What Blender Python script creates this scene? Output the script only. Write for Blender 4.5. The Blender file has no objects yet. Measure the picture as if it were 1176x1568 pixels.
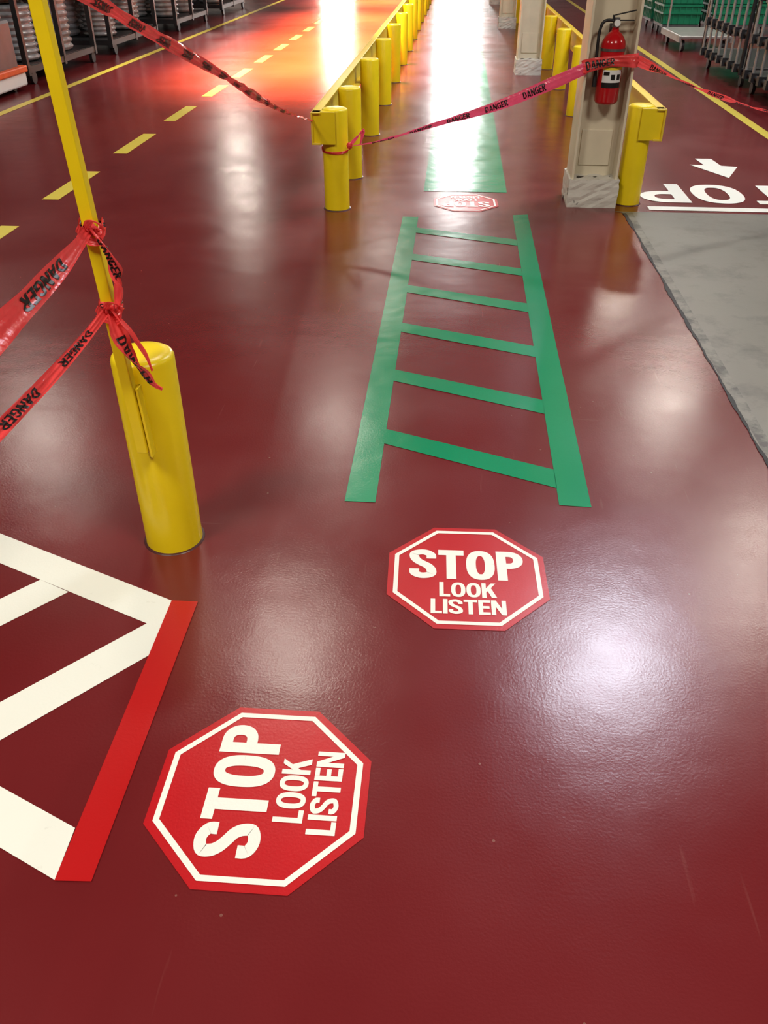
import bpy, bmesh, math, random
from mathutils import Vector, Matrix
random.seed(7)
sc = bpy.context.scene
try:
    sc.view_settings.view_transform = 'Standard'
    sc.view_settings.look = 'None'
except Exception as e:
    print(e)

# ------------------------------------------------------------ helpers
def link(o, parent=None):
    sc.collection.objects.link(o)
    if parent is not None:
        o.parent = parent
    return o

def empty(name, loc=(0, 0, 0), rotz=0.0):
    e = bpy.data.objects.new(name, None)
    e.empty_display_size = 0.1
    e.location = loc
    e.rotation_euler = (0, 0, rotz)
    return link(e)

def mesh(name, verts, faces, mat, parent=None, loc=(0, 0, 0), smooth=False):
    me = bpy.data.meshes.new(name)
    me.from_pydata([tuple(v) for v in verts], [], faces)
    me.update()
    if mat is not None:
        me.materials.append(mat)
    if smooth:
        for p in me.polygons:
            p.use_smooth = True
    o = bpy.data.objects.new(name, me)
    o.location = loc
    return link(o, parent)

def geo_box(c, s):
    x, y, z = c
    a, b, d = s[0] / 2, s[1] / 2, s[2] / 2
    v = [(x + i * a, y + j * b, z + k * d) for i in (-1, 1) for j in (-1, 1) for k in (-1, 1)]
    f = [(0, 1, 3, 2), (4, 6, 7, 5), (0, 4, 5, 1), (2, 3, 7, 6), (0, 2, 6, 4), (1, 5, 7, 3)]
    return v, f

def geo_cyl(p0, p1, r, n=20, r1=None):
    p0 = Vector(p0); p1 = Vector(p1)
    r1 = r if r1 is None else r1
    t = (p1 - p0).normalized()
    a = Vector((0, 0, 1)) if abs(t.z) < 0.9 else Vector((1, 0, 0))
    u = t.cross(a).normalized(); w = t.cross(u)
    v = []
    for i in range(n):
        an = 2 * math.pi * i / n
        d = u * math.cos(an) + w * math.sin(an)
        v.append(tuple(p0 + d * r)); v.append(tuple(p1 + d * r1))
    f = [(2 * i, 2 * i + 1, 2 * ((i + 1) % n) + 1, 2 * ((i + 1) % n)) for i in range(n)]
    f.append(tuple(2 * i for i in range(n)))
    f.append(tuple(2 * (n - 1 - i) + 1 for i in range(n)))
    return v, f

def geo_lathe(prof, n=36, loc=(0, 0, 0), axis='Z'):
    v = []; f = []
    m = len(prof)
    for i in range(n):
        an = 2 * math.pi * i / n
        for (r, z) in prof:
            if axis == 'Z':
                p = (loc[0] + r * math.cos(an), loc[1] + r * math.sin(an), loc[2] + z)
            elif axis == 'X':
                p = (loc[0] + z, loc[1] + r * math.cos(an), loc[2] + r * math.sin(an))
            else:
                p = (loc[0] + r * math.cos(an), loc[1] + z, loc[2] + r * math.sin(an))
            v.append(p)
    for i in range(n):
        j = (i + 1) % n
        for k in range(m - 1):
            f.append((i * m + k, j * m + k, j * m + k + 1, i * m + k + 1))
    return v, f

def join(*gs):
    V = []; F = []
    for v, f in gs:
        o = len(V)
        V += list(v)
        F += [tuple(i + o for i in q) for q in f]
    return V, F

def build(name, geos, mat, parent=None, loc=(0, 0, 0), smooth=False, bevel=0.0):
    v, f = join(*geos)
    o = mesh(name, v, f, mat, parent, loc, False)
    bm = bmesh.new(); bm.from_mesh(o.data)
    bmesh.ops.recalc_face_normals(bm, faces=bm.faces)
    if smooth:
        for e in bm.edges:
            if len(e.link_faces) == 2 and e.calc_face_angle(0) > math.radians(38):
                e.smooth = False
        for q in bm.faces:
            q.smooth = True
    bm.to_mesh(o.data); bm.free()
    if bevel > 0:
        b = o.modifiers.new('bevel', 'BEVEL'); b.width = bevel; b.segments = 2
        b.limit_method = 'ANGLE'
    return o

# ------------------------------------------------------------ materials
def new_mat(name):
    m = bpy.data.materials.new(name); m.use_nodes = True
    nt = m.node_tree
    return m, nt, nt.nodes['Principled BSDF']

def N(nt, t, **kw):
    n = nt.nodes.new(t)
    for k, v in kw.items():
        setattr(n, k, v)
    return n

def simple(name, col, rough=0.4, metal=0.0, var=0.12, scale=8.0, bump=0.0, col2=None, thr=None, spec=0.5, bscale=None):
    m, nt, b = new_mat(name)
    tc = N(nt, 'ShaderNodeTexCoord')
    no = N(nt, 'ShaderNodeTexNoise'); no.inputs['Scale'].default_value = scale
    no.inputs['Detail'].default_value = 6
    nt.links.new(tc.outputs['Object'], no.inputs['Vector'])
    ramp = N(nt, 'ShaderNodeValToRGB')
    c2 = col2 if col2 else tuple(c * (1 - var * 2.2) for c in col)
    lo, hi = thr if thr else (0.3, 0.7)
    ramp.color_ramp.elements[0].position = lo
    ramp.color_ramp.elements[1].position = hi
    ramp.color_ramp.elements[0].color = (*c2, 1)
    ramp.color_ramp.elements[1].color = (*col, 1)
    nt.links.new(no.outputs['Fac'], ramp.inputs['Fac'])
    nt.links.new(ramp.outputs['Color'], b.inputs['Base Color'])
    b.inputs['Roughness'].default_value = rough
    b.inputs['Metallic'].default_value = metal
    b.inputs['Specular IOR Level'].default_value = spec
    if bump > 0:
        n2 = N(nt, 'ShaderNodeTexNoise'); n2.inputs['Scale'].default_value = bscale or scale * 4
        n2.inputs['Detail'].default_value = 5
        nt.links.new(tc.outputs['Object'], n2.inputs['Vector'])
        bp = N(nt, 'ShaderNodeBump'); bp.inputs['Strength'].default_value = bump
        bp.inputs['Distance'].default_value = 0.004
        nt.links.new(n2.outputs['Fac'], bp.inputs['Height'])
        nt.links.new(bp.outputs['Normal'], b.inputs['Normal'])
    return m

def floor_gloss(nt, b, rough=0.25, bump=0.04):
    """shared glossy epoxy clear-coat response"""
    tc = N(nt, 'ShaderNodeTexCoord')
    n1 = N(nt, 'ShaderNodeTexNoise'); n1.inputs['Scale'].default_value = 1.6; n1.inputs['Detail'].default_value = 4
    n1.inputs['Roughness'].default_value = 0.55
    nt.links.new(tc.outputs['Object'], n1.inputs['Vector'])
    mr = N(nt, 'ShaderNodeMapRange')
    mr.inputs['From Min'].default_value = 0.3; mr.inputs['From Max'].default_value = 0.7
    mr.inputs['To Min'].default_value = rough - 0.03; mr.inputs['To Max'].default_value = rough + 0.04
    nt.links.new(n1.outputs['Fac'], mr.inputs['Value'])
    nt.links.new(mr.outputs['Result'], b.inputs['Roughness'])
    n2 = N(nt, 'ShaderNodeTexNoise'); n2.inputs['Scale'].default_value = 4.0; n2.inputs['Detail'].default_value = 2
    nt.links.new(tc.outputs['Object'], n2.inputs['Vector'])
    bp = N(nt, 'ShaderNodeBump'); bp.inputs['Strength'].default_value = bump
    bp.inputs['Distance'].default_value = 0.05
    nt.links.new(n2.outputs['Fac'], bp.inputs['Height'])
    n3 = N(nt, 'ShaderNodeTexNoise'); n3.inputs['Scale'].default_value = 140.0; n3.inputs['Detail'].default_value = 3
    nt.links.new(tc.outputs['Object'], n3.inputs['Vector'])
    bp2 = N(nt, 'ShaderNodeBump'); bp2.inputs['Strength'].default_value = 0.10
    bp2.inputs['Distance'].default_value = 0.003
    nt.links.new(n3.outputs['Fac'], bp2.inputs['Height'])
    nt.links.new(bp.outputs['Normal'], bp2.inputs['Normal'])
    nt.links.new(bp2.outputs['Normal'], b.inputs['Normal'])
    return tc, n1

def epoxy(name, col, col2, wear=None, rough=0.25, lane=False, wear_thr=(0.66, 0.72), wscale=9, specks=False, bump=.04):
    m, nt, b = new_mat(name)
    tc, n1 = floor_gloss(nt, b, rough, bump)
    mix = N(nt, 'ShaderNodeMix', data_type='RGBA')
    mix.inputs[6].default_value = (*col, 1); mix.inputs[7].default_value = (*col2, 1)
    nt.links.new(n1.outputs['Fac'], mix.inputs[0])
    out = mix.outputs[2]
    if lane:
        # strong light on the lane past the crossing, painted in as orange-red
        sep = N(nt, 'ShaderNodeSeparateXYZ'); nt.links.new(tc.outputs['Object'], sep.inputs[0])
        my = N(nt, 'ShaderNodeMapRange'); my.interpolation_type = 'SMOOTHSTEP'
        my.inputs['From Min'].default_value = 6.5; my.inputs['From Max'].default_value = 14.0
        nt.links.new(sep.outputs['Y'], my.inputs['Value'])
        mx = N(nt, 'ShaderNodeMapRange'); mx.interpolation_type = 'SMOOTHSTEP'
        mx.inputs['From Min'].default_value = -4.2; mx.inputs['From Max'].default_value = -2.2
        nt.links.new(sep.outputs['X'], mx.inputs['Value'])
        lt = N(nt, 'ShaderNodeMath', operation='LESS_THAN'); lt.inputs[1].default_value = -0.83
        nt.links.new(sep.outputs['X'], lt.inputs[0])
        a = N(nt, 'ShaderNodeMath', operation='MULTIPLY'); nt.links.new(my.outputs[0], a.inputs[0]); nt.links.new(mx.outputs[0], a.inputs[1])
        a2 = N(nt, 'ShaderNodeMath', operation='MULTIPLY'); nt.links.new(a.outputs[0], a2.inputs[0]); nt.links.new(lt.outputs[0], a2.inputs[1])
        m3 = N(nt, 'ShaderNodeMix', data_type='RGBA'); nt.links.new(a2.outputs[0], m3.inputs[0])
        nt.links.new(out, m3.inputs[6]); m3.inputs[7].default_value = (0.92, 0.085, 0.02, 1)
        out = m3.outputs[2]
    if specks:
        vo = N(nt, 'ShaderNodeTexVoronoi'); vo.inputs['Scale'].default_value = 9.0
        nt.links.new(tc.outputs['Object'], vo.inputs['Vector'])
        l1 = N(nt, 'ShaderNodeMath', operation='LESS_THAN'); l1.inputs[1].default_value = 0.03
        nt.links.new(vo.outputs['Distance'], l1.inputs[0])
        m5 = N(nt, 'ShaderNodeMix', data_type='RGBA')
        sm = N(nt, 'ShaderNodeMath', operation='MULTIPLY'); sm.inputs[1].default_value = .3
        nt.links.new(l1.outputs[0], sm.inputs[0]); nt.links.new(sm.outputs[0], m5.inputs[0])
        nt.links.new(out, m5.inputs[6]); m5.inputs[7].default_value = (.35, .22, .18, 1)
        out = m5.outputs[2]
        for sca, rot, thr in (((26, 1.4, 1), .7, .72), ((1.7, 34, 1), .25, .73), ((30, 2.2, 1), -.5, .73)):
            mp = N(nt, 'ShaderNodeMapping'); mp.inputs['Scale'].default_value = sca; mp.inputs['Rotation'].default_value = (0, 0, rot)
            nt.links.new(tc.outputs['Object'], mp.inputs['Vector'])
            ns = N(nt, 'ShaderNodeTexNoise'); ns.inputs['Scale'].default_value = 1.3; ns.inputs['Detail'].default_value = 2
            nt.links.new(mp.outputs[0], ns.inputs['Vector'])
            rs = N(nt, 'ShaderNodeMapRange'); rs.inputs['From Min'].default_value = thr; rs.inputs['From Max'].default_value = thr + .07; rs.inputs['To Max'].default_value = .28
            nt.links.new(ns.outputs['Fac'], rs.inputs['Value'])
            m6 = N(nt, 'ShaderNodeMix', data_type='RGBA'); nt.links.new(rs.outputs[0], m6.inputs[0])
            nt.links.new(out, m6.inputs[6]); m6.inputs[7].default_value = (.25, .09, .08, 1)
            out = m6.outputs[2]
    if wear:
        n4 = N(nt, 'ShaderNodeTexNoise'); n4.inputs['Scale'].default_value = wscale; n4.inputs['Detail'].default_value = 10
        n4.inputs['Roughness'].default_value = 0.7
        nt.links.new(tc.outputs['Object'], n4.inputs['Vector'])
        r = N(nt, 'ShaderNodeMapRange'); r.inputs['From Min'].default_value = wear_thr[0]; r.inputs['From Max'].default_value = wear_thr[1]
        nt.links.new(n4.outputs['Fac'], r.inputs['Value'])
        m2 = N(nt, 'ShaderNodeMix', data_type='RGBA'); nt.links.new(r.outputs[0], m2.inputs[0])
        nt.links.new(out, m2.inputs[6]); m2.inputs[7].default_value = (*wear, 1)
        out = m2.outputs[2]
    nt.links.new(out, b.inputs['Base Color'])
    return m

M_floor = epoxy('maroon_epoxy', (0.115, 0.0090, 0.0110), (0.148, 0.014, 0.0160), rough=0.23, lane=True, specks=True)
M_green = epoxy('green_floor_tape', (0.0, 0.22, 0.095), (0.0, 0.275, 0.125), rough=0.20, bump=.07)
M_redtape = epoxy('red_floor_tape', (0.42, 0.006, 0.008), (0.47, 0.010, 0.010), rough=0.3)
M_sign = epoxy('sign_red_vinyl', (0.42, 0.005, 0.010), (0.48, 0.008, 0.012), rough=0.3, wear=(.25, .03, .03), wear_thr=(.68, .85), wscale=12)
M_white = epoxy('white_floor_paint', (0.80, 0.82, 0.75), (0.74, 0.76, 0.69), wear=(0.45, 0.43, 0.36), rough=0.34, wear_thr=(0.62, 0.86), wscale=16)
M_signw = epoxy('sign_white_vinyl', (0.84, 0.84, 0.78), (0.78, 0.78, 0.72), wear=(0.5, 0.38, 0.32), rough=0.36, wear_thr=(0.68, 0.82), wscale=22)
M_yline = epoxy('yellow_floor_paint', (0.72, 0.60, 0.08), (0.64, 0.52, 0.07), wear=(0.3, 0.18, 0.06), rough=0.3, wear_thr=(0.62, 0.82))
M_conc = epoxy('grey_concrete', (0.110, 0.104, 0.088), (0.175, 0.165, 0.138), wear=(0.065, 0.06, 0.05), rough=0.36, wear_thr=(0.50, 0.74), wscale=4)
M_crack = simple('black_joint_filler', (0.010, 0.009, 0.008), 0.6, bump=0.6, scale=30)
M_yellow = simple('safety_yellow_paint', (0.90, 0.68, 0.008), 0.30, var=0.05, scale=6, bump=0.12, bscale=40)
M_yellow_d = simple('worn_yellow_paint', (0.82, 0.60, 0.03), 0.36, col2=(0.72, 0.51, 0.04), scale=14)
M_beige = simple('beige_column_paint', (0.74, 0.66, 0.50), 0.4, var=0.06, scale=5, bump=0.1)
M_plinth = simple('chipped_plinth', (0.62, 0.60, 0.54), 0.7, col2=(0.04, 0.035, 0.03), scale=7, thr=(0.36, 0.38), bump=0.8)
M_black = simple('black_rubber', (0.012, 0.012, 0.013), 0.45)
M_dark = simple('dark_steel', (0.03, 0.03, 0.033), 0.4, metal=0.3)
M_steel = simple('galvanised_steel', (0.5, 0.5, 0.49), 0.35, metal=0.6)
M_chrome = simple('valve_metal', (0.35, 0.35, 0.36), 0.3, metal=0.9)
M_extred = simple('extinguisher_red', (0.50, 0.008, 0.012), 0.18, var=0.03)
M_lab_y = simple('label_yellow', (0.85, 0.68, 0.03), 0.4, var=0.02)
M_lab_w = simple('label_white', (0.8, 0.8, 0.78), 0.4, var=0.02)
M_greenbin = simple('green_plastic', (0.01, 0.22, 0.11), 0.35, var=0.06)
M_grey = simple('grey_plastic', (0.12, 0.12, 0.125), 0.4)
M_coil = simple('white_hose', (0.40, 0.41, 0.42), 0.2, var=0.25)
M_orange = simple('orange_bumper', (0.85, 0.13, 0.03), 0.4)
M_wall = simple('wall_paint', (0.20, 0.20, 0.19), 0.8)
M_ceil = simple('ceiling_deck', (0.13, 0.13, 0.13), 0.8)
M_caulk = simple('maroon_caulk', (0.06, 0.010, 0.012), 0.4)

def tape_mat(name, col):
    m, nt, b = new_mat(name)
    tc = N(nt, 'ShaderNodeTexCoord')
    no = N(nt, 'ShaderNodeTexNoise'); no.inputs['Scale'].default_value = 30
    nt.links.new(tc.outputs['Object'], no.inputs['Vector'])
    mx = N(nt, 'ShaderNodeMix', data_type='RGBA')
    mx.inputs[6].default_value = (*col, 1); mx.inputs[7].default_value = (col[0] * 0.85, col[1] * 0.55, col[2] * 0.6, 1)
    nt.links.new(no.outputs['Fac'], mx.inputs[0])
    nt.links.new(mx.outputs[2], b.inputs['Base Color'])
    b.inputs['Roughness'].default_value = 0.22
    tr = N(nt, 'ShaderNodeBsdfTranslucent'); tr.inputs['Color'].default_value = (*col, 1)
    ms = N(nt, 'ShaderNodeMixShader'); ms.inputs[0].default_value = 0.35
    nt.links.new(b.outputs[0], ms.inputs[1]); nt.links.new(tr.outputs[0], ms.inputs[2])
    nt.links.new(ms.outputs[0], nt.nodes['Material Output'].inputs['Surface'])
    bp = N(nt, 'ShaderNodeBump'); bp.inputs['Strength'].default_value = 0.6; bp.inputs['Distance'].default_value = 0.010
    nt.links.new(no.outputs['Fac'], bp.inputs['Height']); nt.links.new(bp.outputs['Normal'], b.inputs['Normal'])
    return m
M_tape = tape_mat('red_barrier_film', (0.95, 0.10, 0.10))
M_tapep = tape_mat('pink_barrier_film', (0.97, 0.12, 0.25))
M_ink = simple('black_ink', (0.012, 0.010, 0.010), 0.35)

def emis(name, col, s):
    m, nt, b = new_mat(name)
    b.inputs['Base Color'].default_value = (*col, 1)
    b.inputs['Emission Color'].default_value = (*col, 1)
    b.inputs['Emission Strength'].default_value = s
    return m

# ------------------------------------------------------------ camera
cam = bpy.data.cameras.new('camera')
cam.sensor_fit = 'VERTICAL'; cam.sensor_height = 24.0; cam.sensor_width = 18.0
cam.lens = 24.0 * 1272 / 1568
cam.clip_start = 0.05; cam.clip_end = 300
co = bpy.data.objects.new('camera', cam); link(co)
co.location = (0, 0, 1.55)
co.rotation_euler = (math.radians(90 - 35.1), 0, math.radians(4.38))
sc.camera = co

# ------------------------------------------------------------ room shell
XL, XR, YB, YF, ZC = -16.0, 13.0, -9.0, 76.0, 6.6
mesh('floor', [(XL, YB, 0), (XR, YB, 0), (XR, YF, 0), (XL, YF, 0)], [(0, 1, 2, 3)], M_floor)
build('ceiling', [geo_box(((XL + XR) / 2, (YB + YF) / 2, ZC + 0.1), (XR - XL, YF - YB, 0.2))], M_ceil)
build('wall_left', [geo_box((XL - 0.1, (YB + YF) / 2, ZC / 2), (0.2, YF - YB, ZC))], M_wall)
build('wall_right', [geo_box((XR + 0.1, (YB + YF) / 2, ZC / 2), (0.2, YF - YB, ZC))], M_wall)
build('wall_back', [geo_box(((XL + XR) / 2, YB - 0.1, ZC / 2), (XR - XL, 0.2, ZC))], M_wall)
build('wall_far', [geo_box(((XL + XR) / 2, YF + 0.1, ZC / 2), (XR - XL, 0.2, ZC))], M_wall)
M_day = emis('daylight_glazing', (1.0, 1.0, 0.97), 65)
M_day2 = emis('warm_daylight_glazing', (1.0, 0.85, 0.7), 40)
def window(name, x, w, z0, z1, mat):
    e = empty(name, (x, YF - 0.06, 0))
    build('pane', [geo_box((0, 0, (z0 + z1) / 2), (w, 0.02, z1 - z0))], mat, e)
    build('frame', [geo_box((s * (w / 2 + 0.06), 0, (z0 + z1) / 2), (0.12, 0.08, z1 - z0 + 0.24)) for s in (-1, 1)] +
          [geo_box((0, 0, zz), (w, 0.08, 0.12)) for zz in (z0 - 0.06, z1 + 0.06)], M_grey, e)
window('window_1', 0.4, 3.2, 1.0, 6.3, M_day)
window('window_2', -9.5, 2.2, 1.0, 5.0, M_day2)

# ------------------------------------------------------------ floor markings
Z1, Z2, Z3 = 0.0015, 0.0027, 0.004
def flat(name, polys, z, mat, parent=None, loc=(0, 0, 0)):
    V = []; F = []
    for p in polys:
        o = len(V); V += [(q[0], q[1], z) for q in p]; F.append(tuple(range(o, o + len(p))))
    o = mesh(name, V, F, mat, parent, loc)
    bm = bmesh.new(); bm.from_mesh(o.data)
    for f in bm.faces:
        if f.normal.z < 0: f.normal_flip()
    bm.to_mesh(o.data); bm.free()
    return o
def rect(x0, x1, y0, y1):
    return [(x0, y0), (x1, y0), (x1, y1), (x0, y1)]

ladder = [rect(-0.303, -0.201, 2.25, 5.57), [(0.402, 2.28), (0.506, 2.275), (0.517, 5.68), (0.418, 5.66)]]
for k in range(6):
    yl = 2.742 + 0.518 * k; yr = 2.50 + 0.526 * k
    ladder.append([(-0.201, yl - 0.108), (0.404 + 0.002 * k, yr - 0.118), (0.404 + 0.002 * k, yr), (-0.201, yl)])
flat('green_ladder_crosswalk_tape', ladder, Z1, M_green)
flat('green_walkway_floor_paint', [rect(-0.19, 0.405, 6.23, 70)], Z1, M_green)

flat('yellow_dashed_lane_line', [rect(-2.84, -2.72, 4.35 + 1.45 * k, 5.17 + 1.45 * k) for k in range(-4, 44)], Z1, M_yline)
flat('yellow_edge_line', [rect(-4.66, -4.56, -8, 74)], Z1, M_yline)
flat('yellow_edge_line', [rect(2.82, 2.92, 6.6, 74)], Z1, M_yline)

def bandx(x, x0, y0, s): return y0 + s * (x - x0)
hatch = [
    [(-2.3, bandx(-2.3, -.731, 1.719, -.432)), (-.731, 1.719), (-.772, 1.622), (-2.3, bandx(-2.3, -.772, 1.622, -.432))],
    [(-.731, 1.719), (-.727, 1.506), (-1.06, 1.126), (-1.17, 1.176), (-.772, 1.622)],
    [(-1.138, 1.780), (-1.035, 1.733), (-1.56, 1.12), (-1.66, 1.17)],
    [(-2.3, bandx(-2.3, -.728, .995, -.432)), (-.728, .995), (-.724, .878), (-2.3, bandx(-2.3, -.724, .878, -.432))],
]
flat('white_hatched_keep_clear_marking', hatch, Z1, M_white)
flat('red_floor_tape_strip', [[(-.724, .876), (-.650, .880), (-.656, 1.7195), (-.731, 1.719)]], Z2, M_redtape)

# concrete slab on the right with ragged joint
e = empty('concrete_apron', (0, 0, 0))
ed = []
y = -3.0
dx = 0
while y < 5.78:
    dx = dx * .5 + random.uniform(-.0025, .0025)
    ed.append((1.163 + dx, y)); y += 0.03
flat('slab', [[(4.6, -3.0), (4.6, 5.80)] + [(1.10, 5.80)] + ed[::-1]], Z1, M_conc, e)
V = []; F = []
wv = .006
for i, (x, yy) in enumerate(ed):
    wv = max(.004, min(.017, wv + random.uniform(-.004, .004)))
    V += [(x - wv, yy, Z2), (x + wv * .5, yy, Z2)]
    if i: F.append((2 * i - 2, 2 * i - 1, 2 * i + 1, 2 * i))
mesh('joint', V, F, M_crack, e)
flat('slab_edge_band', [[(1.17, -3), (1.215, -3), (1.215, 5.79), (1.17, 5.79)]], Z1 + .0005, epoxy('scuffed_concrete', (.13, .122, .10), (.20, .19, .16), wear=(.045, .04, .034), rough=.42, wear_thr=(.42, .6), wscale=9), e)

# ------------------------------------------------------------ heavy grotesque lettering
def pen(path, sx, sy, closed=False):
    P = []
    n = len(path)
    quads = []
    for i in range(n):
        a = path[(i - 1) % n] if (closed or i > 0) else path[i]
        b = path[(i + 1) % n] if (closed or i < n - 1) else path[i]
        t = Vector((b[0] - a[0], b[1] - a[1])); t.normalize()
        nx, ny = -t.y, t.x
        P.append(((path[i][0] + nx * sx / 2, path[i][1] + ny * sy / 2), (path[i][0] - nx * sx / 2, path[i][1] - ny * sy / 2)))
    for i in range(n if closed else n - 1):
        j = (i + 1) % n
        quads.append([P[i][0], P[j][0], P[j][1], P[i][1]])
    return ('pen', quads)
def smooth2(pts, n=40):
    P = [Vector((*p, 0)) for p in pts]
    Q = [P[0] * 2 - P[1]] + P + [P[-1] * 2 - P[-2]]
    out = []; m = len(P) - 1
    for i in range(n + 1):
        u = i / n * m; k = min(int(u), m - 1); t = u - k
        a, b, c, d = Q[k], Q[k + 1], Q[k + 2], Q[k + 3]
        r = .5 * ((2 * b) + (c - a) * t + (2 * a - 5 * b + 4 * c - d) * t * t + (3 * b - a - 3 * c + d) * t ** 3)
        out.append((r.x, r.y))
    return out
def sup(cx, cy, rx, ry, a0, a1, n=24, e=2.5):
    out = []
    for i in range(n + 1):
        a = math.radians(a0 + (a1 - a0) * i / n); c, s = math.cos(a), math.sin(a)
        out.append((cx + rx * math.copysign(abs(c) ** (2 / e), c), cy + ry * math.copysign(abs(s) ** (2 / e), s)))
    return out
def R4(x0, x1, y0, y1): return [(x0, y0), (x1, y0), (x1, y1), (x0, y1)]
def glyph(ch, sx, sy):
    """list of parts; each part = single polygon or ('pen', quads); overlapping parts get stacked layers"""
    if ch == 'I': return sx, [R4(0, sx, 0, 1)]
    if ch == 'T': w = .60; return w, [R4(0, w, 1 - sy, 1), R4(w / 2 - sx / 2, w / 2 + sx / 2, 0, 1 - sy)]
    if ch == 'L': w = .50; return w, [R4(0, sx, 0, 1), R4(sx, w, 0, sy)]
    if ch == 'E': w = .52; return w, [R4(0, sx, 0, 1), R4(sx, w, 0, sy), R4(sx, w, 1 - sy, 1), R4(sx, w * .93, .5 - sy / 2, .5 + sy / 2)]
    if ch == 'N': w = .66; return w, [R4(0, sx * .95, 0, 1), R4(w - sx * .95, w, 0, 1), [(0, 1), (sx * 1.05, 1), (w, 0), (w - sx * 1.05, 0)]]
    if ch == 'O':
        w = .66; return w, [pen(sup(w / 2, .5, w / 2 - sx / 2, .5 - sy / 2, 3, 363, 64), sx, sy)]
    if ch == 'D':
        w = .64; p = [(sx * .5, sy / 2), (w * .4, sy / 2)] + sup(w * .4, .5, w * .6 - sx / 2, .5 - sy / 2, -90, 90, 20, 2.3)[1:] + [(sx * .5, 1 - sy / 2)]
        return w, [R4(0, sx, 0, 1), pen(p, sx, sy)]
    if ch in 'PR':
        w = .62; yb = .40 if ch == 'P' else .46
        cy = (yb + 1) / 2; ry = (1 - sy / 2) - cy
        p = [(sx * .5, cy - ry), (w * .45, cy - ry)] + sup(w * .45, cy, w * .55 - sx / 2, ry, -90, 90, 20, 2.2)[1:] + [(sx * .5, cy + ry)]
        g = [R4(0, sx, 0, 1), pen(p, sx, sy)]
        if ch == 'R': g.append([(w * .30, yb), (w * .30 + sx, yb), (w + .03, 0), (w - sx, 0)])
        return w, g
    if ch == 'K':
        w = .66; return w, [R4(0, sx, 0, 1), [(sx * .8, .30), (sx * .8, .58), (w - sx * 1.1, 1), (w, 1)],
                            [(w * .38, .50), (w * .64, .68), (w + .03, 0), (w - sx * 1.08, 0)]]
    if ch == 'A': w = .70; return w, [[(0, 0), (sx, 0), (w / 2 + sx * .35, 1), (w / 2 - sx * .5, 1)], [(w - sx, 0), (w, 0), (w / 2 + sx * .5, 1), (w / 2 - sx * .35, 1)], R4(w * .2, w * .8, .18, .18 + sy)]
    if ch == 'G':
        w = .66; p = sup(w / 2, .5, w / 2 - sx / 2, .5 - sy / 2, 32, 325, 50)
        return w, [pen(p, sx, sy), R4(w - sx, w, .06, .52), R4(w * .5, w - sx, .38, .52)]
    if ch == 'S':
        w = .62; a = sx / 2; b = sy / 2
        pts = [(w - a, .68), (w - a - .015, .82), (w / 2 + .02, 1 - b), (a + .015, .86), (a + .0, .72), (a + .07, .60), (w / 2, .50), (w - a - .07, .41), (w - a, .28), (w - a - .02, .14), (w / 2 - .02, b), (a + .015, .17), (a, .32)]
        return w, [pen(smooth2(pts, 60), sx, sy)]
    return .5, []
def word_geo(word, sx, sy, gap=.055):
    x = 0; items = []
    for ch in word:
        w, g = glyph(ch, sx, sy)
        for li, part in enumerate(g):
            polys = part[1] if part[0] == 'pen' else [part]
            for p in polys:
                items.append(([(q[0] + x, q[1]) for q in p], li))
        x += w + gap
    x -= gap
    V = []; F = []
    for p, li in items:
        ar = sum(p[i][0] * p[(i + 1) % len(p)][1] - p[(i + 1) % len(p)][0] * p[i][1] for i in range(len(p)))
        if ar < 0: p = p[::-1]
        o = len(V); V += [(q[0] / x, min(max(q[1], 0), 1), li) for q in p]; F.append(tuple(range(o, o + len(p))))
    return V, F, x
LZ = .00018
T_STOP = word_geo('STOP', .225, .185, .05)
T_LOOK = word_geo('LOOK', .20, .17, .05)
T_LIST = word_geo('LISTEN', .20, .17, .05)
T_DANG = word_geo('DANGER', .20, .16, .07)

def text_flat(name, tg, x0, x1, y0, y1, z, mat, parent):
    v, f, _ = tg
    return mesh(name, [(x0 + (x1 - x0) * a, y0 + (y1 - y0) * b, z + LZ * li) for a, b, li in v], f, mat, parent)

def octo(r):
    Rr = r / math.cos(math.pi / 8)
    return [(Rr * math.cos(math.pi / 8 + i * math.pi / 4), Rr * math.sin(math.pi / 8 + i * math.pi / 4)) for i in range(8)]

def decal(x, y, rot, s=0.465, sh=0.0):
    e = empty('stop_look_listen_floor_sign', (x, y, 0), math.radians(rot))
    flat('sign_face', [octo(s / 2)], Z1, M_sign, e)
    a = octo(s * .462); b = octo(s * .434)
    flat('border', [[a[i], a[(i + 1) % 8], b[(i + 1) % 8], b[i]] for i in range(8)], Z2, M_signw, e)
    text_flat('text_stop', T_STOP, (sh - .365) * s, (sh + .365) * s, -.045 * s, .25 * s, Z2, M_signw, e)
    text_flat('text_look', T_LOOK, (sh - .175) * s, (sh + .175) * s, -.215 * s, -.078 * s, Z2, M_signw, e)
    text_flat('text_listen', T_LIST, (sh - .228) * s, (sh + .228) * s, -.370 * s, -.238 * s, Z2, M_signw, e)
decal(-.355, 1.114, 90.3, .468, .018)
decal(.098, 1.895, 1.5, .462)
decal(.11, 5.945, 182, .44)

e = empty('stop_pavement_lettering', (2.08, 6.30, 0), math.pi)
text_flat('letters', word_geo('STOP', .19, .17, .10), -.74, .74, -.26, .25, Z2, M_white, e)
flat('stop_bar', [rect(-1.0, .74, .36, .45)], Z2, M_white, e)
flat('white_arrow_marking', [[(1.99, 7.42), (2.12, 7.42), (2.14, 7.18), (2.26, 7.15), (2.10, 6.78), (1.90, 7.20), (2.01, 7.19)]], Z2, M_white)

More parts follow.
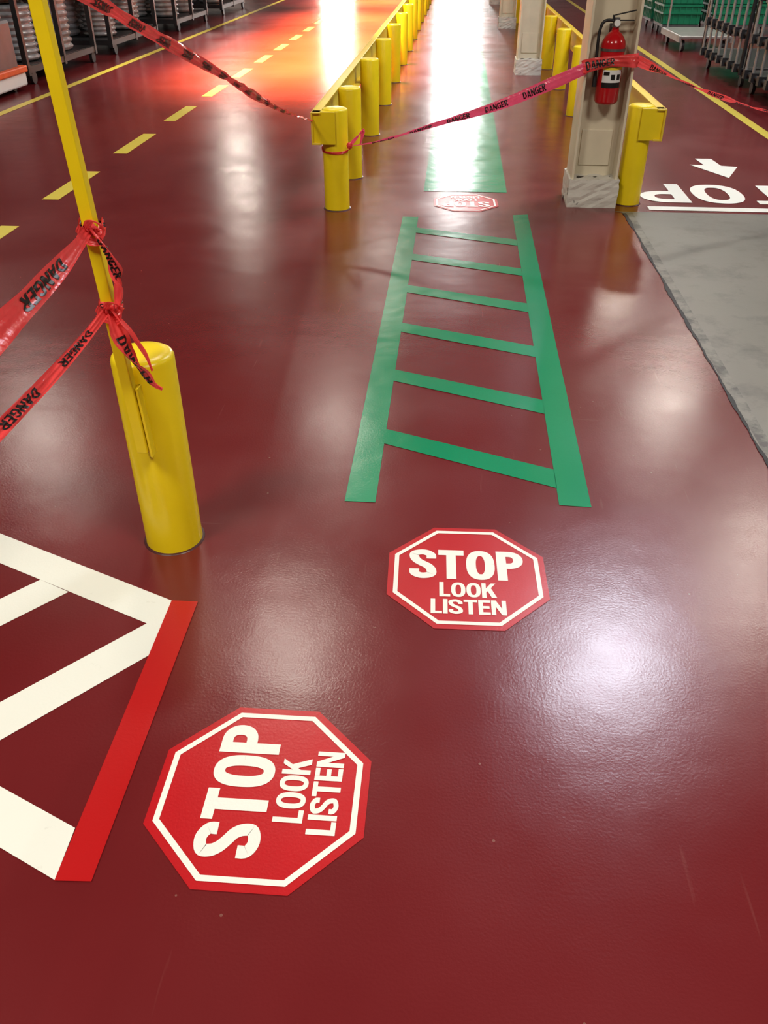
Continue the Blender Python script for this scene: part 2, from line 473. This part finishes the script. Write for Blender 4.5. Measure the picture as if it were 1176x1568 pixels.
# ------------------------------------------------------------ bollards & rails
R = 0.083; HB = 0.62
def bollard_prof(r=R, h=HB):
    return [(0, h), (r * .6, h), (r - .012, h - .002), (r - .004, h - .007), (r, h - .016), (r, .012), (r + .001, 0)]

def rail_row(name, x, ys, side):
    e = empty(name, (x, ys[0], 0))
    build('posts', [geo_lathe(bollard_prof(), 28, (0, yy - ys[0], 0)) for yy in ys], M_yellow, e, smooth=True)
    build('caulk', [geo_lathe([(R + .010, 0), (R + .008, .003), (R - .001, .006)], 28, (0, yy - ys[0], 0)) for yy in ys], M_caulk, e)
    L = ys[-1] - ys[0]
    xo = side * (R + .028)
    build('rail_channel', [geo_box((xo + side * .02, L / 2 - .02, .515), (.012, L + .2, .19)),
                           geo_box((xo - side * .006, L / 2 - .02, .605), (.052, L + .2, .010)),
                           geo_box((xo - side * .006, L / 2 - .02, .425), (.052, L + .2, .010))], M_yellow_d, e, bevel=.002)
    build('end_plate', [geo_box((side * .060, -R - .014, .515), (.145, .012, .19)),
                        geo_box((side * .060, -R + .012, .605), (.145, .055, .010))], M_yellow, e, bevel=.002)
    return e
rail_row('bollard_guard_rail', -.755, [5.74, 6.60] + [8.2 + 1.6 * i for i in range(40)], -1)
rail_row('bollard_guard_rail', 1.215, [6.02, 9.30, 11.0] + [12.7 + 1.65 * i for i in range(36)], 1)

# near gate bollard
e = empty('gate_bollard', (-.806, 2.012, 0))
build('post', [geo_lathe(bollard_prof(.0845, .622), 64)], M_yellow, e, smooth=True)
build('caulk', [geo_lathe([(R + .010, 0), (R + .008, .002), (R - .001, .004)], 40)], M_caulk, e)

# gate arm tube strapped to its front
e = empty('yellow_gate_pole', (-.797, 1.902, 0))
lean = -.038
def prism(x, y, z0, z1, wx, wy, lean):
    v = []
    for z in (z0, z1):
        dx = lean * (z - .33)
        v += [(x + dx - wx / 2, y - wy / 2, z), (x + dx + wx / 2, y - wy / 2, z), (x + dx + wx / 2, y + wy / 2, z), (x + dx - wx / 2, y + wy / 2, z)]
    f = [(0, 1, 2, 3), (4, 7, 6, 5), (0, 4, 5, 1), (1, 5, 6, 2), (2, 6, 7, 3), (3, 7, 4, 0)]
    return v, f
build('tube', [prism(-.002, -.010, .385, 2.05, .030, .030, lean)], M_yellow, e, bevel=.003)
build('mounting_angle', [prism(.019, -.002, .368, .575, .008, .03, lean), prism(.004, .009, .368, .575, .040, .008, lean)], M_yellow, e, bevel=.002)

# ------------------------------------------------------------ columns
def column(name, y, x=.95):
    e = empty(name, (x, y, 0))
    h = ZC - .004
    build('flange_left', [geo_box((-.143, .15, h / 2), (.016, .30, h))], M_beige, e, bevel=.003)
    build('flange_right', [geo_box((.143, .15, h / 2), (.016, .30, h))], M_beige, e, bevel=.003)
    build('web', [geo_box((0, .15, h / 2), (.272, .014, h))], M_beige, e)
    build('splice_plate', [geo_box((0, .139, .35), (.2, .012, .22))], M_beige, e, bevel=.002)
    o = build('plinth', [geo_box((0, .15, .09), (.33, .34, .18))], M_plinth, e)
    bm = bmesh.new(); bm.from_mesh(o.data)
    bmesh.ops.subdivide_edges(bm, edges=bm.edges, cuts=7, use_grid_fill=True)
    for v in bm.verts:
        n = Vector((v.co.x, v.co.y - .15, 0)).normalized()
        v.co += n * random.uniform(-.005, .004)
        if v.co.z > .16: v.co.z += random.uniform(-.010, .004)
    bm.to_mesh(o.data); bm.free()
    return e
for yy in (5.90, 12.1, 18.2, 24.3, 30.4, 36.5, 42.6, 48.7, 54.8):
    column('steel_column', yy, .955 if yy < 7 else .93)

# fire extinguisher
e = empty('fire_extinguisher', (.965, 5.945, .63))
rr = .074
prof = [(0, .0), (.05, .0), (rr - .01, .006), (rr, .02), (rr, .335), (rr - .004, .352), (rr - .018, .376), (.038, .395), (.024, .405), (.020, .42), (.020, .428), (0, .428)]
build('cylinder', [geo_lathe(prof, 48)], M_extred, e, smooth=True)
def arc_panel(a0, a1, z0, z1, r, n=14):
    V = []; F = []
    for i in range(n + 1):
        a = math.radians(a0 + (a1 - a0) * i / n)
        V += [(r * math.cos(a), r * math.sin(a), z0), (r * math.cos(a), r * math.sin(a), z1)]
        if i: F.append((2 * i - 2, 2 * i, 2 * i + 1, 2 * i - 1))
    return V, F
build('label_white', [arc_panel(228, 330, .13, .20, rr + .0008)], M_lab_w, e)
build('label_yellow', [arc_panel(228, 330, .20, .27, rr + .0008)], M_lab_y, e)
build('label_print', [arc_panel(234, 262, .17, .19, rr + .0014), arc_panel(270, 290, .145, .175, rr + .0014), arc_panel(300, 320, .145, .175, rr + .0014),
                      arc_panel(238, 312, .215, .221, rr + .0014), arc_panel(238, 305, .232, .238, rr + .0014), arc_panel(238, 315, .250, .256, rr + .0014),
                      arc_panel(228, 330, .10, .13, rr + .0010)], M_ink, e)
build('valve', [geo_lathe([(0, .425), (.022, .425), (.022, .455), (.014, .46), (.014, .475), (0, .475)], 20), geo_box((0, -.01, .468), (.03, .05, .02))], M_chrome, e, smooth=True)
build('handle', [geo_box((.045, 0, .462), (.12, .022, .006)), geo_box((-.02, 0, .475), (.012, .02, .03))], M_black, e)
o = build('lever', [geo_box((.05, 0, .0), (.125, .022, .006))], M_black, e); o.location = (0, 0, .492); o.rotation_euler = (0, math.radians(-12), 0)
build('gauge', [geo_cyl((0, -.03, .45), (0, -.045, .45), .018, 20)], M_lab_w, e)
def tube(name, pts, r, mat, parent):
    cu = bpy.data.curves.new(name, 'CURVE'); cu.dimensions = '3D'; cu.bevel_depth = r; cu.bevel_resolution = 4
    sp = cu.splines.new('NURBS'); sp.points.add(len(pts) - 1)
    for i, p in enumerate(pts): sp.points[i].co = (*p, 1)
    sp.use_endpoint_u = True; sp.order_u = 3
    cu.materials.append(mat)
    o = bpy.data.objects.new(name, cu); return link(o, parent)
tube('hose', [(-.02, -.01, .46), (-.07, -.01, .47), (-.098, -.01, .42), (-.098, -.015, .30), (-.09, -.015, .18)], .009, M_black, e)
build('nozzle', [geo_cyl((-.09, -.015, .19), (-.088, -.015, .10), .010, 14, .015)], M_black, e)
build('wall_hanger', [geo_box((0, .088, .36), (.05, .012, .16)), geo_box((0, .05, .425), (.03, .08, .008)), arc_panel(0, 360, .30, .315, rr + .003, 40)], M_chrome, e)

# ------------------------------------------------------------ barrier tape
def catmull(P, n):
    P = [Vector(p) for p in P]
    Q = [P[0] * 2 - P[1]] + P + [P[-1] * 2 - P[-2]]
    out = []
    m = len(P) - 1
    for i in range(n + 1):
        u = i / n * m; k = min(int(u), m - 1); t = u - k
        a, b, c, d = Q[k], Q[k + 1], Q[k + 2], Q[k + 3]
        out.append(.5 * ((2 * b) + (c - a) * t + (2 * a - 5 * b + 4 * c - d) * t * t + (3 * b - a - 3 * c + d) * t ** 3))
    return out
def lerp_list(L, u):
    m = len(L) - 1; x = u * m; k = min(int(x), m - 1); t = x - k
    t = t * t * (3 - 2 * t)
    return L[k] * (1 - t) + L[k + 1] * t

class Ribbon:
    def __init__(s, pts, widths, twists, wr=.004, seed=1):
        s.n = 160; s.C = catmull(pts, s.n); s.W = widths; s.A = twists; s.wr = wr; s.seed = seed
        s.L = [0]
        for i in range(s.n): s.L.append(s.L[-1] + (s.C[i + 1] - s.C[i]).length)
        s.len = s.L[-1]
        # smoothed tangents
        s.T = []
        for i in range(s.n + 1):
            s.T.append((s.C[min(i + 1, s.n)] - s.C[max(0, i - 1)]).normalized())
    def at(s, dist, off, lift=0):
        dist = max(0, min(s.len, dist))
        lo, hi = 0, s.n
        while hi - lo > 1:
            mid = (lo + hi) // 2
            if s.L[mid] <= dist: lo = mid
            else: hi = mid
        t = (dist - s.L[lo]) / max(1e-9, s.L[lo + 1] - s.L[lo])
        p = s.C[lo].lerp(s.C[lo + 1], t)
        T = s.T[lo].lerp(s.T[lo + 1], t).normalized()
        Z = Vector((0, 0, 1)); S0 = Z - T * Z.dot(T)
        if S0.length < .05: S0 = Vector((1, 0, 0)) - T * T.x
        S0.normalize(); B0 = T.cross(S0)
        u = dist / s.len
        a = math.radians(lerp_list(s.A, u)); w = lerp_list(s.W, u)
        S = S0 * math.cos(a) + B0 * math.sin(a); Nn = T.cross(S)
        wob = s.wr * (math.sin(dist * 23 + s.seed) * (off) * 1.6 + math.sin(dist * 41 + off * 5 + s.seed * 2) * .6 + math.sin(dist * 9 + off * 17) * .6) + .12 * w * math.cos(off * math.pi)
        return p + S * (off * w) + Nn * (wob + lift)
def ribbon(name, parent, pts, widths, twists, mat, texts=None, mirror=False, flip=False, wr=.004, seed=1, tstart=.1, tgap=.18, tsize=.62, nominal=.072, tmax=99):
    rb = Ribbon(pts, widths, twists, wr, seed)
    V = []; F = []; nx = 400; ny = 14
    for i in range(nx + 1):
        for j in range(ny + 1):
            V.append(rb.at(rb.len * i / nx, j / ny - .5))
    for i in range(nx):
        for j in range(ny):
            a = i * (ny + 1) + j
            F.append((a, a + 1, a + ny + 2, a + ny + 1))
    mesh(name, V, F, mat, parent, smooth=True)
    if texts:
        v, f, asp = T_DANG
        TV = []; TF = []
        h = nominal * tsize; Lw = h * asp * .95
        d = tstart; cnt = 0
        bm = bmesh.new()
        bv = [bm.verts.new((q[0], q[1], q[2] * .001)) for q in v]
        for q in f:
            try: bm.faces.new([bv[k] for k in q])
            except Exception: pass
        bmesh.ops.triangulate(bm, faces=bm.faces)
        for _ in range(2):
            long = [ed_ for ed_ in bm.edges if ed_.calc_length() > .12]
            if long: bmesh.ops.subdivide_edges(bm, edges=long, cuts=2)
            bmesh.ops.triangulate(bm, faces=bm.faces)
        bm.verts.index_update()
        vv = [tuple(q.co) for q in bm.verts]; ff = [tuple(q.index for q in p.verts) for p in bm.faces]
        bm.free()
        while d + Lw < rb.len - .03 and cnt < tmax:
            for sg in (1, -1):
                o = len(TV)
                for a, b, li in vv:
                    aa = 1 - a if mirror else a
                    bb = 1 - b if flip else b
                    TV.append(rb.at(d + aa * Lw, (bb - .5) * tsize, sg * (.0016 + li * .12)))
                TF += [tuple(q + o for q in p) for p in ff]
            d += Lw + tgap; cnt += 1
        mesh(name + '_print', TV, TF, M_ink, parent)
    return rb

def knot(name, parent, c, s, mat, seed=0):
    bm = bmesh.new(); bmesh.ops.create_icosphere(bm, subdivisions=3, radius=s)
    for v in bm.verts:
        n = v.co.normalized()
        k = 1 + .28 * math.sin(n.x * 7 + seed) * math.sin(n.y * 8) + .2 * math.sin(n.z * 13 + seed)
        v.co = v.co * k
    me = bpy.data.meshes.new(name); bm.to_mesh(me); bm.free(); me.materials.append(mat)
    for p in me.polygons: p.use_smooth = True
    o = bpy.data.objects.new(name, me); o.location = c
    return link(o, parent)

def pole_x(z): return -.797 + lean * (z - .33)
PY = 1.892
e = empty('danger_tape_span')
ribbon('film', e, [(pole_x(1.5), PY - .02, 1.50), (-.83, 3.2, 1.14), (-.86, 4.4, .83), (-.885, 5.64, .56)], [.04, .034, .036, .03, .036, .02, .03, .022, .02],
       [30, 60, 20, 80, 10, 60, 120, 90], M_tape, True, mirror=True, wr=.003, seed=3, tgap=.12, nominal=.04)
knot('knot', e, (-.857, 4.15, .895), .013, M_tape, 2)
ribbon('pole_wrap', e, [(pole_x(1.5) + .022 * math.cos(a), PY + .022 * math.sin(a), 1.5 + .01 * math.sin(a * 2)) for a in [i * math.pi / 4 for i in range(9)]], [.03, .03], [0, 0], M_tape)

e = empty('danger_tape_span')
ribbon('bollard_wrap', e, [(-.755 + (R + .004) * math.cos(math.radians(a)), 5.74 + (R + .004) * math.sin(math.radians(a)), .375 + .01 * math.sin(math.radians(a))) for a in range(-180, 181, 30)], [.016, .012, .02], [0, 8, 0], M_tape)
ribbon('film', e, [(-.672, 5.70, .40), (-.45, 5.72, .435), (-.1, 5.76, .53), (.25, 5.80, .625), (.55, 5.84, .735), (.80, 5.86, .84)],
       [.025, .022, .03, .045, .060, .072, .07], [70, 50, 20, 5, 0, 0], M_tapep, True, wr=.002, seed=5, tstart=.16, tgap=.10, nominal=.06)
ribbon('column_wrap', e, [(.795, 5.87, .84), (.80, 5.862, .85), (.86, 5.858, .865), (.965, 5.862, .88), (1.09, 5.86, .885), (1.115, 5.885, .885)], [.08, .06, .08], [0, 5, 0], M_tape, True, tstart=.02, nominal=.07, tmax=1)
ribbon('film_right', e, [(1.11, 5.88, .885), (1.6, 6.0, .70), (2.1, 6.15, .56), (2.672, 6.28, .50)], [.06, .025, .035, .025, .05, .04], [0, 80, 30, 120, 60, 90], M_tape, True, wr=.003, seed=9, tgap=.1, nominal=.05)
knot('bow', e, (-.655, 5.66, .41), .018, M_tape, 3)
ribbon('loose_end', e, [(-.655, 5.67, .41), (-.60, 5.66, .47), (-.57, 5.68, .50), (-.585, 5.66, .42)], [.02, .03, .015], [0, 60, 20], M_tapep)

eb = empty('tape_anchor_bollard', (2.76, 6.30, 0))
build('post', [geo_lathe(bollard_prof(), 36)], M_yellow, eb, smooth=True)

e = empty('danger_tape_span')
za, zb = .985, .795
ribbon('film_upper', e, [(pole_x(za), PY - .02, za), (-.795, 1.70, .985), (-.79, 1.40, .965), (-.80, 1.0, .945), (-.84, .3, .94), (-.88, -.30, .95)],
       [.022, .048, .066, .074, .074, .05, .03], [30, 20, 12, 5, 0, 0], M_tape, True, mirror=False, flip=True, wr=.0015, seed=2, tstart=.22, tgap=.3, nominal=.085)
ribbon('film_lower', e, [(pole_x(zb), PY - .02, zb), (-.835, 1.70, .765), (-.885, 1.48, .72), (-.95, 1.0, .68), (-1.0, .3, .70), (-.90, -.30, .80)],
       [.02, .032, .040, .045, .05, .04, .03], [50, 35, 30, 20, 10, 0], M_tape, True, mirror=False, flip=True, wr=.003, seed=4, tstart=.10, tgap=.09, nominal=.055)
for i, zz in enumerate((za, zb)):
    knot('knot', e, (pole_x(zz) + .004, PY - .020, zz), .014, M_tape, 5 + i)
    ribbon('wrap', e, [(pole_x(zz) + .024 * math.cos(a), PY + .024 * math.sin(a), zz + .012 * math.sin(a * 3 + i)) for a in [k * math.pi / 6 for k in range(13)]], [.016, .022, .012, .022], [10, 30, 0], M_tape, True, tstart=.0, tgap=.02, nominal=.03)
    ribbon('loop', e, [(pole_x(zz) - .005, PY - .028, zz), (pole_x(zz) + .02, PY - .045, zz + .028), (pole_x(zz) + .040, PY - .035, zz + .010), (pole_x(zz) + .022, PY - .03, zz - .025), (pole_x(zz) - .02, PY - .03, zz - .012), (pole_x(zz) - .012, PY - .035, zz + .012)], [.012, .020, .014, .02, .010], [20, 70, 10, 50], M_tape, wr=.002)
ribbon('tail_upper', e, [(pole_x(za) + .01, PY - .03, za + .01), (pole_x(za) + .045, PY - .035, .93), (pole_x(za) + .05, PY - .03, .86), (pole_x(zb) + .025, PY - .03, .80)], [.02, .036, .03, .02], [60, 30, 40, 70], M_tape, True, tstart=.03, tgap=.03, nominal=.04)
ribbon('tail_lower', e, [(pole_x(zb) + .01, PY - .03, .79), (pole_x(zb) + .035, PY - .045, .72), (pole_x(zb) + .065, PY - .04, .655), (pole_x(zb) + .085, PY - .035, .61), (pole_x(zb) + .11, PY - .04, .595)], [.022, .045, .058, .035, .012], [80, 100, 90, 60, 20], M_tape, True, tstart=.06, tgap=.06, nominal=.056, wr=.003)
ribbon('tail_back', e, [(pole_x(zb) + .012, PY - .028, .80), (pole_x(zb) + .050, PY - .030, .745), (pole_x(zb) + .075, PY - .028, .69), (pole_x(zb) + .088, PY - .028, .64)], [.015, .03, .035, .012], [60, 75, 100], M_tape, wr=.003, seed=8)
eb = empty('tape_anchor_post', (-.89, -.34, 0))
build('post', [geo_lathe(bollard_prof(.04, 1.1), 24)], M_yellow, eb, smooth=True)

# ------------------------------------------------------------ left: coil racks and scrubber
def coil_rack(x, y, w=1.3, l=2.2, h=1.9, seed=0):
    e = empty('hose_coil_rack', (x, y, 0))
    rnd = random.Random(seed)
    g = []
    for sx in (-1, 1):
        for sy in (-1, 0, 1):
            g.append(geo_box((sx * w / 2, sy * l / 2, h / 2 + .05), (.06, .06, h - .1)))
        for z in (.16, 1.05, h):
            g.append(geo_box((sx * w / 2, 0, z), (.05, l, .07)))
    for sy in (-1, 0, 1):
        for z in (.16, 1.05, h):
            g.append(geo_box((0, sy * l / 2, z), (w, .05, .06)))
    g.append(geo_box((0, 0, .19), (w, l, .02))); g.append(geo_box((0, 0, 1.08), (w, l, .02)))
    build('frame', g, M_dark, e)
    build('casters', [geo_cyl((sx * w / 2 - .02, sy * l / 2, .07), (sx * w / 2 + .02, sy * l / 2, .07), .07, 16) for sx in (-1, 1) for sy in (-.9, .9)], M_black, e, smooth=True)
    g = []
    for lev, zb in enumerate((.2, 1.09)):
        for k in (-1, 1):
            for m in (-1, 1):
                rad = rnd.uniform(.22, .25)
                hh = rnd.uniform(.55, .72)
                prof = [(rad - .12, 0)]
                n = 9
                for i in range(n):
                    z0 = hh * i / n
                    for q in range(5):
                        a = math.pi * q / 4
                        prof.append((rad + .03 * math.sin(a), z0 + hh / n * q / 4.2))
                prof.append((rad - .12, hh))
                g.append(geo_lathe(prof, 28, (m * .30, k * l / 4, zb + .01)))
    build('hose_coils', g, M_coil, e, smooth=True)
    return e
coil_rack(-5.75, 11.9, seed=1)
coil_rack(-5.75, 14.8, seed=2)
coil_rack(-5.75, 18.2, seed=3)
coil_rack(-5.75, 21.7, seed=4)
coil_rack(-7.9, 12.5, seed=5)
coil_rack(-7.9, 16.5, seed=6)

e = empty('floor_scrubber', (-5.32, 9.95, 0))
build('body', [geo_box((0, 0, .45), (.62, .95, .55)), geo_box((0, .25, .85), (.5, .4, .35))], M_grey, e, bevel=.04)
build('skirt', [geo_box((0, 0, .13), (.70, 1.05, .16))], M_lab_w, e, bevel=.02)
build('bumper', [geo_box((0, 0, .22), (.74, 1.1, .07))], M_orange, e, bevel=.015)
build('wheels', [geo_cyl((sx * .22 - .03, sy * .38, .06), (sx * .22 + .03, sy * .38, .06), .06, 16) for sx in (-1, 1) for sy in (-1, 1)], M_black, e, smooth=True)
build('control_column', [geo_box((0, -.3, .9), (.3, .08, .4)), geo_cyl((-.25, -.3, 1.1), (.25, -.3, 1.1), .015, 12)], M_black, e)

# ------------------------------------------------------------ right: tube carts, green bins
def tube_cart(x, y, w=1.0, l=1.9, h=1.75):
    e = empty('tube_rack_cart', (x, y, 0))
    g = []
    for sx in (-1, 1):
        for sy in (-1, 1):
            g.append(geo_cyl((sx * w / 2, sy * l / 2, .14), (sx * w / 2, sy * l / 2, h), .022, 12))
        for z in (.20, .55, .95, 1.35, h):
            g.append(geo_cyl((sx * w / 2, -l / 2, z), (sx * w / 2, l / 2, z), .024, 12))
    for sy in (-1, 1):
        for z in (.20, .95, h):
            g.append(geo_cyl((-w / 2, sy * l / 2, z), (w / 2, sy * l / 2, z), .024, 12))
    for sx in (-1, 1):
        for k in range(7):
            yy = -l / 2 + l * (k + .5) / 7
            for z in (.20, .55, .95, 1.35):
                g.append(geo_box((sx * (w / 2 + .012), yy, z), (.08, .075, .09)))
    build('frame', g, M_dark, e, smooth=True)
    g = []
    for sx in (-1, 1):
        for k in range(7):
            yy = -l / 2 + l * (k + .5) / 7
            g.append(geo_cyl((sx * (w / 2 + .03), yy, .16), (sx * (w / 2 + .03), yy, h - .1), .015, 10))
    build('steel_tubes', g, M_steel, e, smooth=True)
    build('deck', [geo_box((0, 0, .21), (w - .05, l - .05, .015))], M_dark, e)
    build('casters', [geo_cyl((sx * w * .42 - .018, sy * l * .42, .06), (sx * w * .42 + .018, sy * l * .42, .06), .06, 16) for sx in (-1, 1) for sy in (-1, 1)], M_black, e, smooth=True)
    build('caster_forks', [geo_box((sx * w * .42, sy * l * .42, .14), (.07, .05, .05)) for sx in (-1, 1) for sy in (-1, 1)], M_steel, e)
for x, y in ((3.78, 7.9), (3.80, 10.0), (3.82, 12.15), (5.2, 9.2), (5.2, 11.4)):
    tube_cart(x, y)

def crate_stack(x, y, n=4):
    e = empty('green_crate_stack', (x, y, 0))
    g = []; w, d, h = .62, .82, .30
    for k in range(n):
        z0 = .17 + k * (h + .01)
        g += [geo_box((s * w / 2, 0, z0 + h / 2), (.012, d, h)) for s in (-1, 1)]
        g += [geo_box((0, s * d / 2, z0 + h / 2), (w, .012, h)) for s in (-1, 1)]
        g.append(geo_box((0, 0, z0 + .01), (w, d, .02)))
        for zz in (z0 + h - .02, z0 + h * .55):
            g += [geo_box((s * (w / 2 + .012), 0, zz), (.03, d + .04, .03)) for s in (-1, 1)]
            g += [geo_box((0, s * (d / 2 + .012), zz), (w + .04, .03, .03)) for s in (-1, 1)]
        for q in range(6):
            g += [geo_box((s * (w / 2 + .01), -d / 2 + d * (q + .5) / 6, z0 + h / 2), (.018, .014, h)) for s in (-1, 1)]
            g += [geo_box((-w / 2 + w * (q + .5) / 6, s * (d / 2 + .01), z0 + h / 2), (.014, .018, h)) for s in (-1, 1)]
    build('crates', g, M_greenbin, e)
    build('dolly', [geo_box((0, 0, .145), (w, d, .04))], M_grey, e)
    build('casters', [geo_cyl((sx * .24 - .015, sy * .33, .06), (sx * .24 + .015, sy * .33, .06), .062, 14) for sx in (-1, 1) for sy in (-1, 1)], M_black, e)
for x, y in ((3.9, 17.6), (4.75, 17.6), (3.9, 18.7), (4.75, 18.7), (5.6, 17.8)):
    crate_stack(x, y)

e = empty('platform_cart', (3.75, 15.4, 0))
build('deck', [geo_box((0, 0, .20), (.75, 1.4, .04))], M_steel, e, bevel=.01)
build('side_rails', [geo_box((s * .38, 0, .17), (.03, 1.4, .08)) for s in (-1, 1)] + [geo_cyl((s * .3, .68, .2), (s * .3, .68, .95), .016, 12) for s in (-1, 1)] + [geo_cyl((-.3, .68, .95), (.3, .68, .95), .016, 12)], M_steel, e)
build('casters', [geo_cyl((sx * .3 - .02, sy * .55, .075), (sx * .3 + .02, sy * .55, .075), .075, 16) for sx in (-1, 1) for sy in (-1, 1)], M_black, e, smooth=True)

# ------------------------------------------------------------ high bay lamps
def lamp(x, y, power, col=(1, .95, .86), sx=.9, sy=.9, z=6.0, spread=180):
    e = empty('high_bay_light', (x, y, z))
    build('housing', [geo_box((0, 0, .06), (sx + .06, sy + .06, .09)), geo_cyl((0, 0, .1), (0, 0, ZC - z - .004), .02, 10)], M_grey, e)
    l = bpy.data.lights.new('lamp', 'AREA'); l.shape = 'RECTANGLE'; l.size = sx; l.size_y = sy
    l.energy = power; l.color = col; l.spread = math.radians(spread)
    o = bpy.data.objects.new('lamp', l); link(o, e); o.location = (0, 0, .005)
warm = (1, .92, .80); cool = (.84, .88, 1.0)
T = 7.55
lamp(.297 * T, 1.02 * T, 275, cool, 1.2, 1.3)
lamp(-.24 * T, 1.0 * T, 95, warm, .7, .7)
lamp(.60 * T, 1.27 * T, 150, warm, .4, 1.6)
lamp(.577 * T, 1.95 * T, 150, warm, .7, .7)
lamp(.30 * T, 2.04 * T, 45, cool, .5, .5)
lamp(-.243 * T, 1.75 * T, 70, warm, .7, .7)
lamp(-.93 * T, 1.63 * T, 100, warm)
lamp(.57 * T, 2.74 * T, 110, warm)
lamp(-.22 * T, 2.85 * T, 75, warm, .7, .9)
lamp(-1.0 * T, 4.1 * T, 320, warm, .7, 1.2)
lamp(-.95 * T, .45 * T, 130, warm)
lamp(.35 * T, -.1 * T, 330, warm, 1.4, 1.4)  # added fill light behind the camera, brightens the foreground
lamp(-.4 * T, -.15 * T, 330, warm, 1.4, 1.4)  # second added fill, also behind the camera and out of view
lamp(1.25 * T, 1.9 * T, 170, warm)
lamp(1.3 * T, .6 * T, 120, warm)
for y in (39, 45.5, 51.5, 58, 65):
    lamp(.22, y, 800, (1, 1, .97), .8, 3.0)
# added narrow-spread lights, hung only to brighten the lane
for y in (12.5, 16, 20, 25, 30, 36, 43):
    lamp(-2.0, y, 330, (1, .90, .74), .5, 1.2, spread=54)

w = bpy.data.worlds.new('world'); sc.world = w; w.use_nodes = True
w.node_tree.nodes['Background'].inputs[0].default_value = (.5, .5, .52, 1)
w.node_tree.nodes['Background'].inputs[1].default_value = .3
